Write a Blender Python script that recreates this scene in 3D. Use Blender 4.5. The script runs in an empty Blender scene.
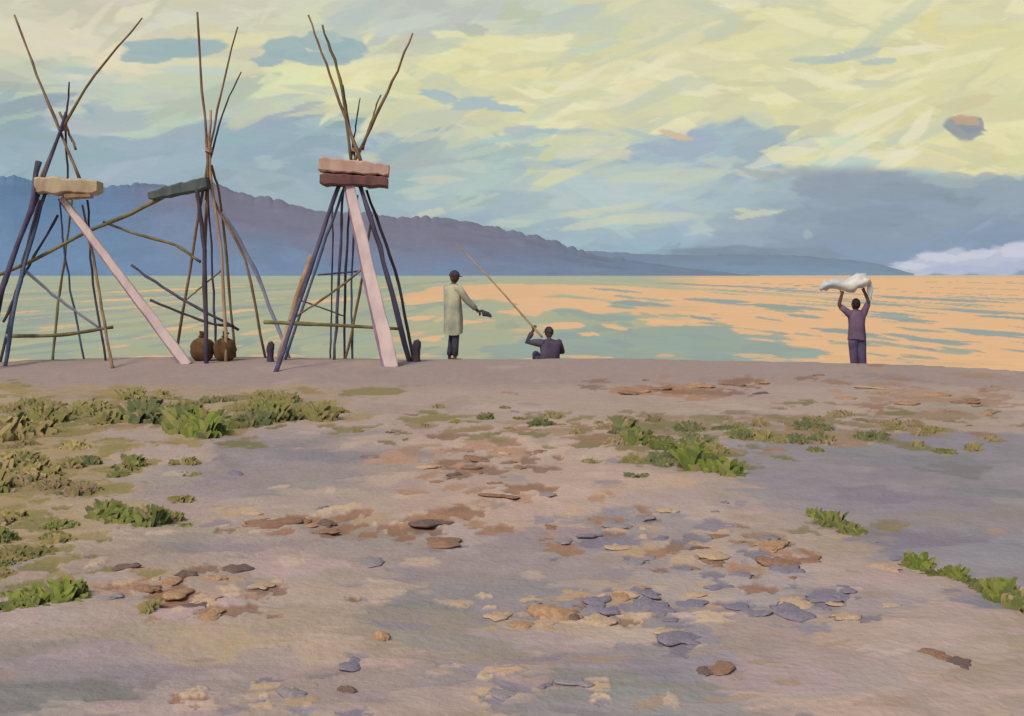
import bpy, math, random, bmesh
import numpy as np
from mathutils import Vector, Matrix
random.seed(7); rng=np.random.default_rng(7)
F=1100.0; H=1.6; CX=512.0; CY=275.0; WL=-0.5
GAIN=1.0
scene=bpy.context.scene; coll=scene.collection
def at(px,py,d): return Vector(((px-CX)/F*d, d, H-(py-CY)/F*d))
def gpt(px,py):
    d=H*F/(py-CY); return ((px-CX)/F*d, d)
def lin(c):
    return tuple(((v/255)/12.92 if v/255<=0.04045 else ((v/255+0.055)/1.055)**2.4) for v in c)
def alb(c): return tuple(min(0.9,v/GAIN) for v in lin(c))
# ---------- noise
def vn(x,y,seed=0):
    x=np.asarray(x,float); y=np.asarray(y,float)
    xi=np.floor(x); yi=np.floor(y); fx=x-xi; fy=y-yi
    fx=fx*fx*(3-2*fx); fy=fy*fy*(3-2*fy)
    def h(a,b):
        v=np.sin(a*127.1+b*311.7+seed*74.7)*43758.5453
        return v-np.floor(v)
    return (h(xi,yi)*(1-fx)+h(xi+1,yi)*fx)*(1-fy)+(h(xi,yi+1)*(1-fx)+h(xi+1,yi+1)*fx)*fy
def fbm(x,y,seed=0,o=3):
    s=0;a=0.5;t=0
    for i in range(o):
        s=s+a*vn(x*2**i,y*2**i,seed+i*13); t+=a; a*=0.5
    return s/t
def crest(x):
    u=np.asarray(x,float)/20.5*F+CX
    p=np.interp(u,[-300,0,100,250,400,600,700,800,900,1024,1200],[362,361,357,357,359,358,360,362,365,377,398])
    return H*F/(p-CY)+0.35*(fbm(np.asarray(x)*1.3,np.asarray(x)*0+3.3,5)-0.5)
def gz(x,y):
    x=np.asarray(x,float); y=np.asarray(y,float)
    z=0.07*(fbm(x*0.5,y*0.5,3)-0.5)+0.04*(fbm(x*2.2,y*2.2,4)-0.5)
    z=z*np.clip(1-(y-17)/6,0.35,1)
    k=np.maximum(0,y-crest(x))
    return np.maximum(z-0.2*k-0.05*np.minimum(k,1)**2,-3.0)
# ---------- sheets coloured with dabs in their own surface coordinates
class Sheet:
    def __init__(s,T,R,scale):
        s.T=np.array(T);s.R=np.array(R);s.sc=scale
        k=scale(s.R)[:,None]
        s.X=s.T[None,:]*k; s.Y=np.repeat(s.R[:,None],len(T),1)
        s.C=np.zeros(s.X.shape+(3,))
    def win(s,x,y,r):
        rs=np.where(abs(s.R-y)<r)[0]
        if len(rs)==0: return None
        r0,r1=rs[0],rs[-1]+1
        k=s.sc(s.R[r0:r1]); lo=min((x-r)/k.min(),(x-r)/k.max()); hi=max((x+r)/k.min(),(x+r)/k.max())
        cs=np.where((s.T>=lo)&(s.T<=hi))[0]
        if len(cs)==0: return None
        return slice(r0,r1),slice(cs[0],cs[-1]+1)
    def dab(s,x,y,a,b,ang,col,op=1,edge=0.18,rag=0.5,st=0.3):
        w=s.win(x,y,max(a,b)*1.5)
        if w is None: return
        X=s.X[w]-x;Y=s.Y[w]-y;c,sn=math.cos(ang),math.sin(ang)
        u=(X*c+Y*sn)/a; v=(-X*sn+Y*c)/b
        sd=random.random()*50
        d=np.sqrt(u*u+v*v)+rag*(vn(u*2+sd,v*1.7+sd)-0.5)+st*(vn(u*1.1+sd,v*4+sd,9)-0.5)
        m=(np.clip((1-d)/edge,0,1)*op)[...,None]
        s.C[w]=s.C[w]*(1-m)+np.array(col)*m
    def poly(s,P,col,op=1,soft=1.0,warp=1.0,wf=1.0,seed=0):
        X=s.X+warp*(fbm(s.X*wf,s.Y*wf,seed+1)-0.5)*2; Y=s.Y+warp*(fbm(s.X*wf,s.Y*wf,seed+5)-0.5)*2
        ins=np.zeros(X.shape,bool); dm=np.full(X.shape,1e9)
        n=len(P)
        for i in range(n):
            x1,y1=P[i];x2,y2=P[(i+1)%n]
            if y1!=y2:
                c=((y1>Y)!=(y2>Y))&(X<(x2-x1)*(Y-y1)/(y2-y1)+x1); ins^=c
            dx,dy=x2-x1,y2-y1;L=dx*dx+dy*dy+1e-9
            t=np.clip(((X-x1)*dx+(Y-y1)*dy)/L,0,1)
            dm=np.minimum(dm,(X-x1-t*dx)**2+(Y-y1-t*dy)**2)
        dm=np.sqrt(dm)*np.where(ins,1,-1)
        m=(np.clip(dm/soft+0.5,0,1)*op)[...,None]
        s.C=s.C*(1-m)+np.array(col)*m
    def at(s,x,y):
        r=int(np.argmin(abs(s.R-y))); c=int(np.argmin(abs(s.T-x/s.sc(s.R[r:r+1])[0])))
        return s.C[r,c].copy()
def l3(c): return np.array(lin(c))
def grid_mesh(name,P,C,mat,smooth=True):
    R,K,_=P.shape
    me=bpy.data.meshes.new(name)
    me.vertices.add(R*K); me.vertices.foreach_set("co",P.reshape(-1).astype(np.float32))
    idx=np.arange(R*K).reshape(R,K)
    q=np.stack([idx[:-1,:-1],idx[:-1,1:],idx[1:,1:],idx[1:,:-1]],-1).reshape(-1,4)
    me.loops.add(q.size); me.loops.foreach_set("vertex_index",q.reshape(-1).astype(np.int32))
    me.polygons.add(len(q)); me.polygons.foreach_set("loop_start",(np.arange(len(q))*4).astype(np.int32))
    me.polygons.foreach_set("use_smooth",np.full(len(q),smooth))
    me.update(calc_edges=True); me.validate()
    if C is not None:
        a=me.color_attributes.new("Col",'FLOAT_COLOR','POINT')
        cc=np.concatenate([np.clip(C.reshape(-1,3),0,1),np.ones((R*K,1))],1)
        a.data.foreach_set("color",cc.reshape(-1).astype(np.float32))
    me.materials.append(mat)
    ob=bpy.data.objects.new(name,me); coll.objects.link(ob); return ob
# ---------- materials
def newmat(name):
    m=bpy.data.materials.new(name); m.use_nodes=True
    nt=m.node_tree; return m,nt,nt.nodes['Principled BSDF']
def attr_mat(name,scale=(1,1,1),nscale=8,var=0.12,rough=0.95,spec=0.1,bump=0.0,bscale=30):
    m,nt,b=newmat(name); N=nt.nodes;L=nt.links
    a=N.new('ShaderNodeAttribute');a.attribute_name='Col'
    tc=N.new('ShaderNodeTexCoord');mp=N.new('ShaderNodeMapping');mp.inputs['Scale'].default_value=scale
    nz=N.new('ShaderNodeTexNoise');nz.inputs['Scale'].default_value=nscale;nz.inputs['Detail'].default_value=6
    L.new(tc.outputs['Object'],mp.inputs[0]);L.new(mp.outputs[0],nz.inputs['Vector'])
    mr=N.new('ShaderNodeMapRange');mr.inputs[1].default_value=0.3;mr.inputs[2].default_value=0.7
    mr.inputs[3].default_value=1-var;mr.inputs[4].default_value=1+var
    L.new(nz.outputs['Fac'],mr.inputs[0])
    vm=N.new('ShaderNodeVectorMath');vm.operation='SCALE'
    L.new(a.outputs['Color'],vm.inputs[0]);L.new(mr.outputs[0],vm.inputs['Scale'])
    L.new(vm.outputs[0],b.inputs['Base Color'])
    b.inputs['Roughness'].default_value=rough;b.inputs['Specular IOR Level'].default_value=spec
    if bump>0:
        n2=N.new('ShaderNodeTexNoise');n2.inputs['Scale'].default_value=bscale;n2.inputs['Detail'].default_value=5
        L.new(mp.outputs[0],n2.inputs['Vector'])
        bp=N.new('ShaderNodeBump');bp.inputs['Strength'].default_value=bump;bp.inputs['Distance'].default_value=0.02
        L.new(n2.outputs['Fac'],bp.inputs['Height']);L.new(bp.outputs[0],b.inputs['Normal'])
    return m,vm
MC={}
def mat(name,c,c2=None,scale=6,stretch=(1,1,1),rough=0.9,spec=0.15,bump=0.3):
    if name in MC: return MC[name]
    m,nt,b=newmat(name);N=nt.nodes;L=nt.links
    A=alb(c);B=alb(c2) if c2 else tuple(v*0.65 for v in A)
    tc=N.new('ShaderNodeTexCoord');mp=N.new('ShaderNodeMapping');mp.inputs['Scale'].default_value=stretch
    nz=N.new('ShaderNodeTexNoise');nz.inputs['Scale'].default_value=scale;nz.inputs['Detail'].default_value=5
    L.new(tc.outputs['Object'],mp.inputs[0]);L.new(mp.outputs[0],nz.inputs['Vector'])
    cr=N.new('ShaderNodeValToRGB');cr.color_ramp.elements[0].position=0.38;cr.color_ramp.elements[1].position=0.62
    cr.color_ramp.elements[0].color=(*B,1);cr.color_ramp.elements[1].color=(*A,1)
    L.new(nz.outputs['Fac'],cr.inputs[0]);L.new(cr.outputs[0],b.inputs['Base Color'])
    bp=N.new('ShaderNodeBump');bp.inputs['Strength'].default_value=bump;bp.inputs['Distance'].default_value=0.01
    L.new(nz.outputs['Fac'],bp.inputs['Height']);L.new(bp.outputs[0],b.inputs['Normal'])
    b.inputs['Roughness'].default_value=rough;b.inputs['Specular IOR Level'].default_value=spec
    MC[name]=m;return m

# ================= SKY =================
T=np.concatenate([np.linspace(-900,-120,40),np.arange(-100,1126,1.7),np.linspace(1140,1900,40)])
R=np.concatenate([np.arange(300,-20,-1.5),np.linspace(-30,-700,40)])[::-1]
S=Sheet(T,R,lambda r:np.ones_like(r))
yy=S.Y
stops=[(-700,(205,206,185)),(0,(207,207,182)),(70,(213,212,175)),(130,(198,205,178)),(185,(176,192,185)),(225,(165,185,189)),(255,(150,174,190)),(300,(144,170,188))]
sy=[a for a,_ in stops]; sc=np.array([lin(c) for _,c in stops])
for k in range(3): S.C[...,k]=np.interp(yy+18*(fbm(S.X*0.008,yy*0.02,2)-0.5)*2,sy,sc[:,k])
def sp(P,c,op=1,soft=6,warp=12,wf=0.03,seed=0): S.poly(P,l3(c),op,soft,warp,wf,seed)
sp([(-900,-20),(330,-20),(300,20),(180,35),(60,60),(-900,60)],(208,204,182),.9,24,seed=1)
sp([(-900,96),(20,102),(100,102),(140,116),(322,120),(345,155),(300,230),(-900,240)],(150,172,184),.95,10,seed=2)
sp([(-900,170),(120,165),(300,175),(420,205),(560,240),(-900,260)],(156,177,190),.7,14,seed=22)
sp([(-900,55),(60,60),(200,75),(320,90),(300,112),(120,104),(-900,88)],(184,197,188),.9,14,seed=3)
sp([(330,-10),(620,-10),(600,28),(480,32),(350,28)],(188,197,190),.85,12,seed=4)
sp([(320,60),(420,35),(560,40),(700,20),(1100,-20),(1900,0),(1900,60),(1000,66),(800,46),(720,80),(560,130),(420,130),(330,100)],(220,216,170),.9,10,seed=5)
sp([(360,85),(430,108),(560,118),(600,140),(480,150),(360,150),(330,130)],(196,206,184),.85,10,seed=6)
sp([(340,150),(480,144),(560,136),(640,146),(760,180),(760,200),(500,205),(340,205)],(170,188,188),.85,12,seed=7)
sp([(540,105),(620,60),(740,55),(780,70),(790,118),(740,108),(690,122),(640,150),(600,168),(520,160)],(214,212,176),.85,10,seed=8)
sp([(610,158),(690,128),(740,117),(780,130),(800,158),(760,182),(640,184)],(158,178,190),.92,6,8,seed=9)
sp([(770,70),(880,60),(1000,66),(1024,80),(1900,70),(1900,172),(1000,182),(900,168),(800,160),(760,110)],(219,215,168),.95,8,seed=10)
sp([(500,190),(640,180),(782,190),(760,212),(640,225),(500,222)],(174,191,190),.85,12,seed=13)
sp([(540,226),(700,216),(800,222),(780,240),(700,254),(560,248)],(158,178,190),.7,10,seed=14)
def skydabs(n,big):
    for i in range(n):
        x=random.uniform(-120,1140);y=random.uniform(-30,290)
        c=S.at(x+random.gauss(0,16),y+random.gauss(0,8))
        c=c*(1+random.gauss(0,0.05))+np.array([random.gauss(0,.012),random.gauss(0,.008),random.gauss(0,.016)])
        S.dab(x,y,random.uniform(18,60)*big,random.uniform(5,12)*big,random.gauss(-.1,0.3),c,random.uniform(.5,.95),.16,.6,.45)
skydabs(520,1.3);skydabs(420,.8)
for i in range(150):
    x=random.choice([random.uniform(330,1024),random.uniform(100,1024)]);y=random.uniform(-10,165)
    c=S.at(x,y)
    if c[2]<c[0]*0.80:
        col=l3(random.choice([(230,225,184),(224,219,170),(212,210,168),(230,225,194),(204,205,172),(196,203,180)]))
        S.dab(x,y,random.uniform(18,60),random.uniform(4,11),random.gauss(-0.2,0.3),col,random.uniform(.5,.85),.2,.7,.5)
for i in range(40):
    S.dab(random.uniform(360,780),random.uniform(130,225),random.uniform(16,56),random.uniform(3,8),random.gauss(-.1,.15),l3(random.choice([(190,202,188),(204,206,182),(174,190,188),(164,182,190)])),.6,.25,.6,.4)
# slate cloud bank sloping to the horizon
sp([(785,204),(760,186),(800,172),(860,170),(930,178),(1024,186),(1900,180),(1900,300),(720,300),(650,262),(740,238)],(142,157,174),.95,14,6,seed=11)
sp([(770,176),(860,170),(960,180),(940,194),(860,190),(800,192)],(150,160,171),.7,12,5,seed=12)
sp([(820,262),(860,252),(980,228),(1100,225),(1900,230),(1900,262),(900,268)],(138,158,184),.8,8,5,seed=15)
for i in range(130):
    x=random.uniform(730,1120);y=random.uniform(178,280)
    c=S.at(x,y)*(1+random.gauss(0,.045))
    S.dab(x,y,random.uniform(18,60),random.uniform(5,13),random.gauss(-.05,.2),c,.75,.2,.5,.3)
def cloud(lst,col,op=.9):
    for x,y,a,b,g in lst: S.dab(x,y,a,b,g,l3(col),op,.15,.5,.3)
cloud([(165,50,42,11,0.03),(195,47,36,10,-.05),(150,56,28,8,0)],(156,179,182))
cloud([(190,70,40,5,.05)],(190,205,196),.8)
cloud([(290,48,26,12,-.1),(325,42,26,12,.1),(345,50,22,11,.0),(270,58,18,8,-.2),(318,58,34,8,0)],(156,179,182))
cloud([(330,36,14,6,.3)],(172,190,186),.9)
cloud([(440,97,22,6,.2),(475,103,26,7,-.05),(505,108,20,4,.1)],(166,187,192))
cloud([(820,60,28,4,.0),(850,55,30,5,-.2),(880,62,20,4,-.1)],(180,192,184),.8)
cloud([(590,48,26,4,-.2)],(194,206,188),.8)
cloud([(963,128,20,10,.2),(972,124,14,9,-.3)],(144,150,160)); cloud([(966,120,15,5,.1)],(192,164,138),.9)
cloud([(676,135,18,3.5,.25)],(208,186,156))
cloud([(757,214,24,3.5,-.15),(745,211,12,2.5,.2)],(194,200,182))
cloud([(340,92,60,5,.1)],(180,196,190),.5)
cloud([(808,234,5,4.5,0)],(164,182,184),.7)
cloud([(918,268,32,9,-.05),(950,262,38,13,0),(990,261,36,13,0),(1014,256,30,14,0),(1060,256,54,20,0)],(186,191,208),.93)
cloud([(940,258,24,5,.1),(978,254,22,5,-.1),(1016,250,20,7,0),(915,266,16,4,0)],(202,204,217),.8)
cloud([(985,270,26,5,.1),(1015,266,18,6,-.1),(945,269,20,4,0)],(172,183,206),.75)
Rd=7000.0
dirx=(S.X-CX)/F; dirz=(CY-S.Y)/F
n=np.sqrt(dirx**2+1+dirz**2)
P=np.stack([dirx/n*Rd,1/n*Rd,H+dirz/n*Rd],-1)
m=bpy.data.materials.new('sky_glow');m.use_nodes=True;nt=m.node_tree;nt.nodes.clear()
a=nt.nodes.new('ShaderNodeAttribute');a.attribute_name='Col'
tc=nt.nodes.new('ShaderNodeTexCoord');mp=nt.nodes.new('ShaderNodeMapping');mp.inputs['Scale'].default_value=(.001,.001,.004)
nz=nt.nodes.new('ShaderNodeTexNoise');nz.inputs['Scale'].default_value=9;nz.inputs['Detail'].default_value=7;nz.inputs['Distortion'].default_value=1.2
mr=nt.nodes.new('ShaderNodeMapRange');mr.inputs[1].default_value=.3;mr.inputs[2].default_value=.7;mr.inputs[3].default_value=.98;mr.inputs[4].default_value=1.02
em=nt.nodes.new('ShaderNodeEmission');vm=nt.nodes.new('ShaderNodeVectorMath');vm.operation='SCALE';out=nt.nodes.new('ShaderNodeOutputMaterial')
nt.links.new(tc.outputs['Object'],mp.inputs[0]);nt.links.new(mp.outputs[0],nz.inputs['Vector']);nt.links.new(nz.outputs['Fac'],mr.inputs[0])
nt.links.new(a.outputs['Color'],vm.inputs[0]);nt.links.new(mr.outputs[0],vm.inputs['Scale']);nt.links.new(vm.outputs[0],em.inputs[0]);nt.links.new(em.outputs[0],out.inputs[0])
sky=grid_mesh('sky',P,S.C,m)
def structure(o,label,cat):
    o["kind"]="structure";o["label"]=label;o["category"]=cat
structure(sky,"pale yellow and blue-grey brushed evening clouds","sky")

# ================= HILLS =================
def hill(name,prof,D,depth,cols,label,rough_px=2.5,seed=0,jit=.05):
    U=np.arange(prof[0][0],prof[-1][0]+.1,1.3)
    top=np.interp(U,[p[0] for p in prof],[p[1] for p in prof])
    def crowns(w,s):  # rounded tree crowns along the ridge
        ph=U/w+2.5*vn(U*.03,U*0+s,seed+s);fr=2*(ph-np.floor(ph))-1
        hsh=vn(np.floor(ph)*1.0,np.floor(ph)*0+s,seed+3)
        return np.sqrt(np.maximum(0,1-fr*fr))*(.35+.65*hsh)
    rag=-rough_px*(crowns(19,2)*1.0+crowns(8,5)*.45-.5)*np.clip((280-top)/30,0.1,1)
    ker=np.ones(41)/41; smooth_top=np.convolve(np.pad(top,20,mode='edge'),ker,'valid')
    V=np.linspace(0,1,50)
    UU,VV=np.meshgrid(U,V)
    X=np.zeros(UU.shape+(3,))
    dist=D+depth*VV
    x=(UU-CX)/F*dist
    tt=smooth_top[None,:]*(1-VV**5)+(.5*(top+smooth_top)+rag)[None,:]*VV**5
    ztop=H-(tt-CY)/F*(D+depth)
    z=(WL-1)+(ztop-WL+1)*np.sin(VV*math.pi/2)**0.9
    X[...,0]=x;X[...,1]=dist;X[...,2]=z
    back=X[-1:].copy();back[...,1]+=depth;back[...,2]=WL-1
    X=np.concatenate([X,back]);
    py=CY-(X[...,2]-H)/X[...,1]*F
    UUb=np.concatenate([UU,UU[-1:]])
    C=cols(UUb,py)
    sh=Sheet(U,np.linspace(0,1,len(V)+1),lambda r:np.ones_like(r)); sh.C=C
    for i in range(int(len(U)*0.7)):
        xx=random.uniform(U[0],U[-1]);vv=random.random()
        c=sh.at(xx+random.gauss(0,10),min(1,max(0,vv+random.gauss(0,.06))))*(1+random.gauss(0,jit))
        a_=random.uniform(6,30);b_=random.uniform(.03,.09)
        cs=np.where(abs(sh.T-xx)<a_*1.4)[0]
        if len(cs)==0: continue
        sl=slice(cs[0],cs[-1]+1)
        uu=(sh.X[:,sl]-xx)/a_;v2=(sh.Y[:,sl]-vv)/b_
        d=np.sqrt(uu*uu+v2*v2)+.6*(vn(uu*2+i,v2*2)-.5)
        mk=(np.clip((1-d)/.3,0,1)*.7)[...,None]
        sh.C[:,sl]=sh.C[:,sl]*(1-mk)+c*mk
    mt,_=attr_mat(name+'_hazy_scrub',(.01,.01,.03),6,.04)
    o=grid_mesh(name,X,sh.C/GAIN,mt);structure(o,label,"hill");return o
def colsA(u,py):  # blue aerial haze is painted into the hill colours
    k=np.clip((py-206-0.10*(u-100))/40+ .5*(fbm(u*.02,py*.05,3)-.5),0,1)[...,None]
    left=np.clip((200-u)/110,0,1)[...,None]
    r_=np.clip((u-480)/140,0,1)[...,None]
    up=l3((114,115,134))*(1-left*.9)+l3((90,120,154))*left*.9
    up=up*(1-r_)+l3((110,126,150))*r_
    lo=l3((108,130,158))*(1-left*.4)+l3((92,128,162))*left*.4
    return up*(1-k)+lo*k
hill('hill',[(-500,200),(-200,186),(0,178),(18,175),(40,185),(100,191),(128,184),(170,188),(196,180),(212,182),(235,194),(256,199),(270,197),(290,205),(330,214),(370,213),(398,220),(425,217),(445,220),(480,225),(520,234),(548,240),(580,252),(610,258),(660,265),(720,272),(760,276)],3000,500,colsA,"long wooded blue-violet hill sloping down to the sea",4.6,1)
def colsB(u,py):  # distant ridge, its haze painted in as blue
    k=np.clip((py-256)/20,0,1)[...,None]
    return l3((110,126,150))*(1-k)+l3((112,136,162))*k
hill('hill.001',[(480,262),(560,250),(600,252),(640,254),(700,256),(745,254),(800,256),(850,260),(880,264),(900,270),(915,276)],4800,400,colsB,"low distant blue ridge fading behind the sea",1.8,31,.03)

# ================= WATER =================
pyr=np.concatenate([np.linspace(275.36,276.5,6),np.arange(277,400,.7),[420,460,520]])
R=((H-WL)*F/(pyr-CY))[::-1]
T=np.concatenate([np.linspace(-3,-.62,30),np.arange(-.6,.6,.0016),np.linspace(.62,3,30)])
Wt=Sheet(T,R,lambda r:r)
def wpt(px,py):
    d=(H-WL)*F/(py-CY);return (px-CX)/F*d,d
PX=Wt.T[None,:]*F+CX+0*Wt.Y; PY=CY+(H-WL)*F/Wt.Y
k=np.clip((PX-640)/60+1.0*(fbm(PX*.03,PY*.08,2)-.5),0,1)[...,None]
OR=(236,188,140)  # peach of the sunset reflection, painted into the sea's vertex colours
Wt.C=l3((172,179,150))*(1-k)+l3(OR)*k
def wd(px,py,a,b,col,op=.95,edge=.15,ang=0):
    x,d=wpt(px,py); Wt.dab(x,d,a*d/F,b*d*d/((H-WL)*F),ang,col,op,edge,.8,.25)
def wcol(c,j=.03): return l3(c)*(1+random.gauss(0,j))
for i in range(260):   # left half: yellow-greens and greys
    px=random.uniform(-60,600);py=random.uniform(280,362)
    pal=[(164,176,150),(156,170,156),(176,180,146),(184,182,146),(168,176,150),(150,166,158)]
    wd(px,py,random.uniform(10,30),random.uniform(3,7),wcol(random.choice(pal)),.85,.3)
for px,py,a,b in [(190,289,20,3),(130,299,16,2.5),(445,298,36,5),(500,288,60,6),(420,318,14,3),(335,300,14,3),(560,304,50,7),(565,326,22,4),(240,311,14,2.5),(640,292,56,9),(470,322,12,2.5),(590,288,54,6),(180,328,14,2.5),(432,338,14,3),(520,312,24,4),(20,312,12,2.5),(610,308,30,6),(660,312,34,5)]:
    wd(px,py,a,b,wcol(OR,.02),.93)  # patches of sunset reflection painted as peach dabs
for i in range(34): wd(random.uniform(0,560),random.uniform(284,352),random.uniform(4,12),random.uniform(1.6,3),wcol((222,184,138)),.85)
TE=[(150,168,156),(146,163,160),(162,172,152),(170,174,150),(144,160,160)]
for i in range(120):   # short ripples in the painted peach reflection
    py=282+80*random.random()**1.0;px=random.uniform(600,1110)
    s=.6+.55*(py-275)/70
    wd(px,py,random.uniform(6,15)*s,random.uniform(1.8,3.2)*s,wcol(random.choice(TE)),.95)
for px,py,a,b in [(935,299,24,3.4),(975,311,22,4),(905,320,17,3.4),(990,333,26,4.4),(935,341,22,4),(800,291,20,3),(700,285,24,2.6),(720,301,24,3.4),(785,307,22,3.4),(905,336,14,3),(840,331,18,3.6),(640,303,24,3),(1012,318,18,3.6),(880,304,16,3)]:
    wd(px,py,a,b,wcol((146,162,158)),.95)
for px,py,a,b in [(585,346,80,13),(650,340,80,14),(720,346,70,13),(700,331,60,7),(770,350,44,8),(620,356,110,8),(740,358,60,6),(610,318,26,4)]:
    wd(px,py,a,b,wcol((152,170,160),.015),.97)  # blue-green reflection near the shore, painted into the colour
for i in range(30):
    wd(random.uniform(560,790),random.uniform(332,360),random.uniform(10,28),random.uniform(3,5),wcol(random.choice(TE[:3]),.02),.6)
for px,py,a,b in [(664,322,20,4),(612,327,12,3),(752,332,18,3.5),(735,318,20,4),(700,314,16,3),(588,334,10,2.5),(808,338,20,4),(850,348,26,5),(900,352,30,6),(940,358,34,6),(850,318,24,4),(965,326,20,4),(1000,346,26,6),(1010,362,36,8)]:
    wd(px,py,a,b,wcol(OR,.02),.95)  # peach reflections painted over the blue-green
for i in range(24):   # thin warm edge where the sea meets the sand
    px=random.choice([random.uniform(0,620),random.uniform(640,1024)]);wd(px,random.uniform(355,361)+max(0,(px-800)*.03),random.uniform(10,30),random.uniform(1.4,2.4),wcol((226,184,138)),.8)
for px,py,a,b in [(880,343,14,2.6),(960,350,14,2.6),(915,357,16,2.4)]: wd(px,py,a,b,wcol((158,168,152)),.9)
kk=np.clip((278.5-PY)/2.0,0,1)[...,None]*.4; Wt.C=Wt.C*(1-kk)+l3((160,174,160))*kk
Z=WL+.012*(fbm(Wt.X*.7,Wt.Y*.9,3)-.5)*np.clip(60/Wt.Y,0,1)
mt,_=attr_mat('sea_surface',(1,1,1),.8,.03,.55,.05,.2,1.6)
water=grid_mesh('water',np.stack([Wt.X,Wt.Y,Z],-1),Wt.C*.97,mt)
structure(water,"calm sea with painted peach reflections and grey-green ripples","water")

# ================= GROUND =================
pyr=np.concatenate([np.arange(351,360,.5),np.arange(360,760,1.3)])
R=(H*F/(pyr-CY))[::-1]
R=np.concatenate([[-40,-15,-5,0,1.5,2.5,3.0],R[R>3.3],np.arange(R[-1]+.3,30,.5),[40,80,300,1500,6500]])
T=np.concatenate([np.linspace(-16,-1,30),np.arange(-.7,.7,.0015),np.linspace(1,16,30)])
Gd=Sheet(T,R,lambda r:np.maximum(r,2.5))
Gd.C[:]=l3((171,151,138))
def gp(P,c,op=1,soft=.3,warp=.35,wf=.8,seed=0):
    Gd.poly([gpt(*p) for p in P],l3(c),op,soft,warp,wf,seed)
gp([(-900,345),(1900,345),(1900,395),(700,384),(400,386),(-900,392)],(157,139,132),.9,1.0,.8,.4,1)
gp([(-900,386),(150,384),(350,392),(340,418),(-900,430)],(162,140,110),.6,.6,.5,.8,2)
gp([(-900,425),(90,420),(130,470),(70,560),(-900,640)],(164,143,110),.85,.3,.3,1,3)
gp([(330,425),(640,420),(700,480),(640,540),(380,520),(300,470)],(180,157,142),.85,.5,.4,1,4)
gp([(190,432),(380,428),(430,455),(330,500),(180,498)],(148,137,134),.9,.2,.3,1,5)
gp([(725,446),(830,432),(1000,434),(1500,436),(1500,640),(1024,608),(950,572),(870,536),(800,508),(745,476)],(143,136,138),1,.06,.15,1.5,6)
gp([(800,540),(930,585),(1024,622),(1500,700),(1500,780),(780,780),(820,640)],(176,155,143),.85,.15,.15,1.5,7)
gp([(380,565),(560,560),(600,600),(500,625),(380,610)],(146,136,136),.95,.03,.12,2,8)
gp([(-300,630),(150,635),(190,700),(150,780),(-300,780)],(147,136,132),.9,.06,.12,2,9)
gp([(300,520),(520,530),(700,560),(640,580),(420,560),(280,560)],(156,143,139),.7,.08,.12,2,10)
gp([(560,640),(700,620),(840,680),(760,720),(560,700)],(154,142,140),.9,.04,.1,2,11)
def gd(px,py,a,b,c,op=.85,edge=.3,ang=0,rag=.7,st=.45):
    x,d=gpt(px,py);Gd.dab(x,d,a*d/F,b*d*d/(H*F),ang,c,op,edge,rag,st)
for px,py,a,b in [(480,590,70,18),(690,603,100,14),(560,540,80,10),(650,648,60,12),(800,606,60,10),(440,672,60,16),(250,692,60,14),(300,452,80,12),(330,620,50,14),(560,690,70,16),(740,575,70,9),(850,470,80,12),(930,500,80,16),(640,520,60,8),(250,548,60,8),(120,670,60,18),(700,690,60,12),(900,520,70,14),(420,575,60,12),(500,640,50,10)]:
    gd(px,py,a,b,l3(random.choice([(142,133,137),(147,138,140),(139,131,135)])),.85,.15)
for px,py,a,b in [(420,440,80,8),(560,455,70,8),(200,640,70,14),(880,640,70,16),(960,680,60,14),(120,560,60,10),(380,650,50,12),(640,470,60,8),(740,510,60,8),(250,600,60,10),(860,690,70,14),(480,520,60,8)]:
    gd(px,py,a,b,l3(random.choice([(184,160,143),(180,155,140),(178,158,148)])),.8,.2)
for i in range(1100):
    px=random.uniform(-80,1110);py=random.uniform(358,730)
    x,d=gpt(px,py);c=Gd.at(x,d)*(1+random.gauss(0,.06))+np.array([random.gauss(0,.010),0,random.gauss(0,.010)])
    s=.5+(py-350)/240
    gd(px,py,random.uniform(14,56)*s,random.uniform(3,10)*s,c,random.uniform(.5,.95),.14,random.gauss(0,.25),.75,.6)
for i in range(120):
    py=random.uniform(420,716);px=random.gauss(560,280)
    s=.5+(py-350)/350
    c=random.choice([(144,134,138),(138,128,132),(192,168,150),(186,162,142),(164,140,120),(152,140,140)])
    gd(px,py,random.uniform(5,24)*s,random.uniform(1.5,4.5)*s,l3(c),random.uniform(.5,.9),.2,random.gauss(0,.3))
def cluster(px,py,w,h,n,pal,a=(5,22),b=(2,6)):
    for i in range(n):
        t=random.random()**1.6
        gd(px+random.gauss(0,w/2.2),py+random.gauss(0,h/2.4),a[0]+(a[1]-a[0])*t,b[0]+(b[1]-b[0])*t,l3(random.choice(pal)),.9,.15,random.gauss(0,.35),1.1,.7)
br=[(146,112,90),(156,120,96),(166,130,104),(138,112,96)]
li=[(136,128,137),(128,120,130),(146,137,142)]
tn=[(188,160,130),(196,170,142),(176,150,122)]
cluster(690,388,140,16,36,br+[(160,132,110)],(6,22),(1.5,4));cluster(930,394,140,26,40,[(172,142,118),(160,132,112),(150,120,98)],(6,22),(1.5,4))
cluster(490,468,100,40,28,br);cluster(300,520,120,22,24,br+tn);cluster(430,520,70,26,16,br)
cluster(600,530,150,34,26,li+tn+br);cluster(745,558,110,34,26,br+li);cluster(580,605,150,30,44,li+tn+tn+br[2:])
cluster(185,588,100,34,30,br+tn);cluster(790,603,110,24,16,li+br[:1]);cluster(685,638,70,24,12,li)
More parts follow.
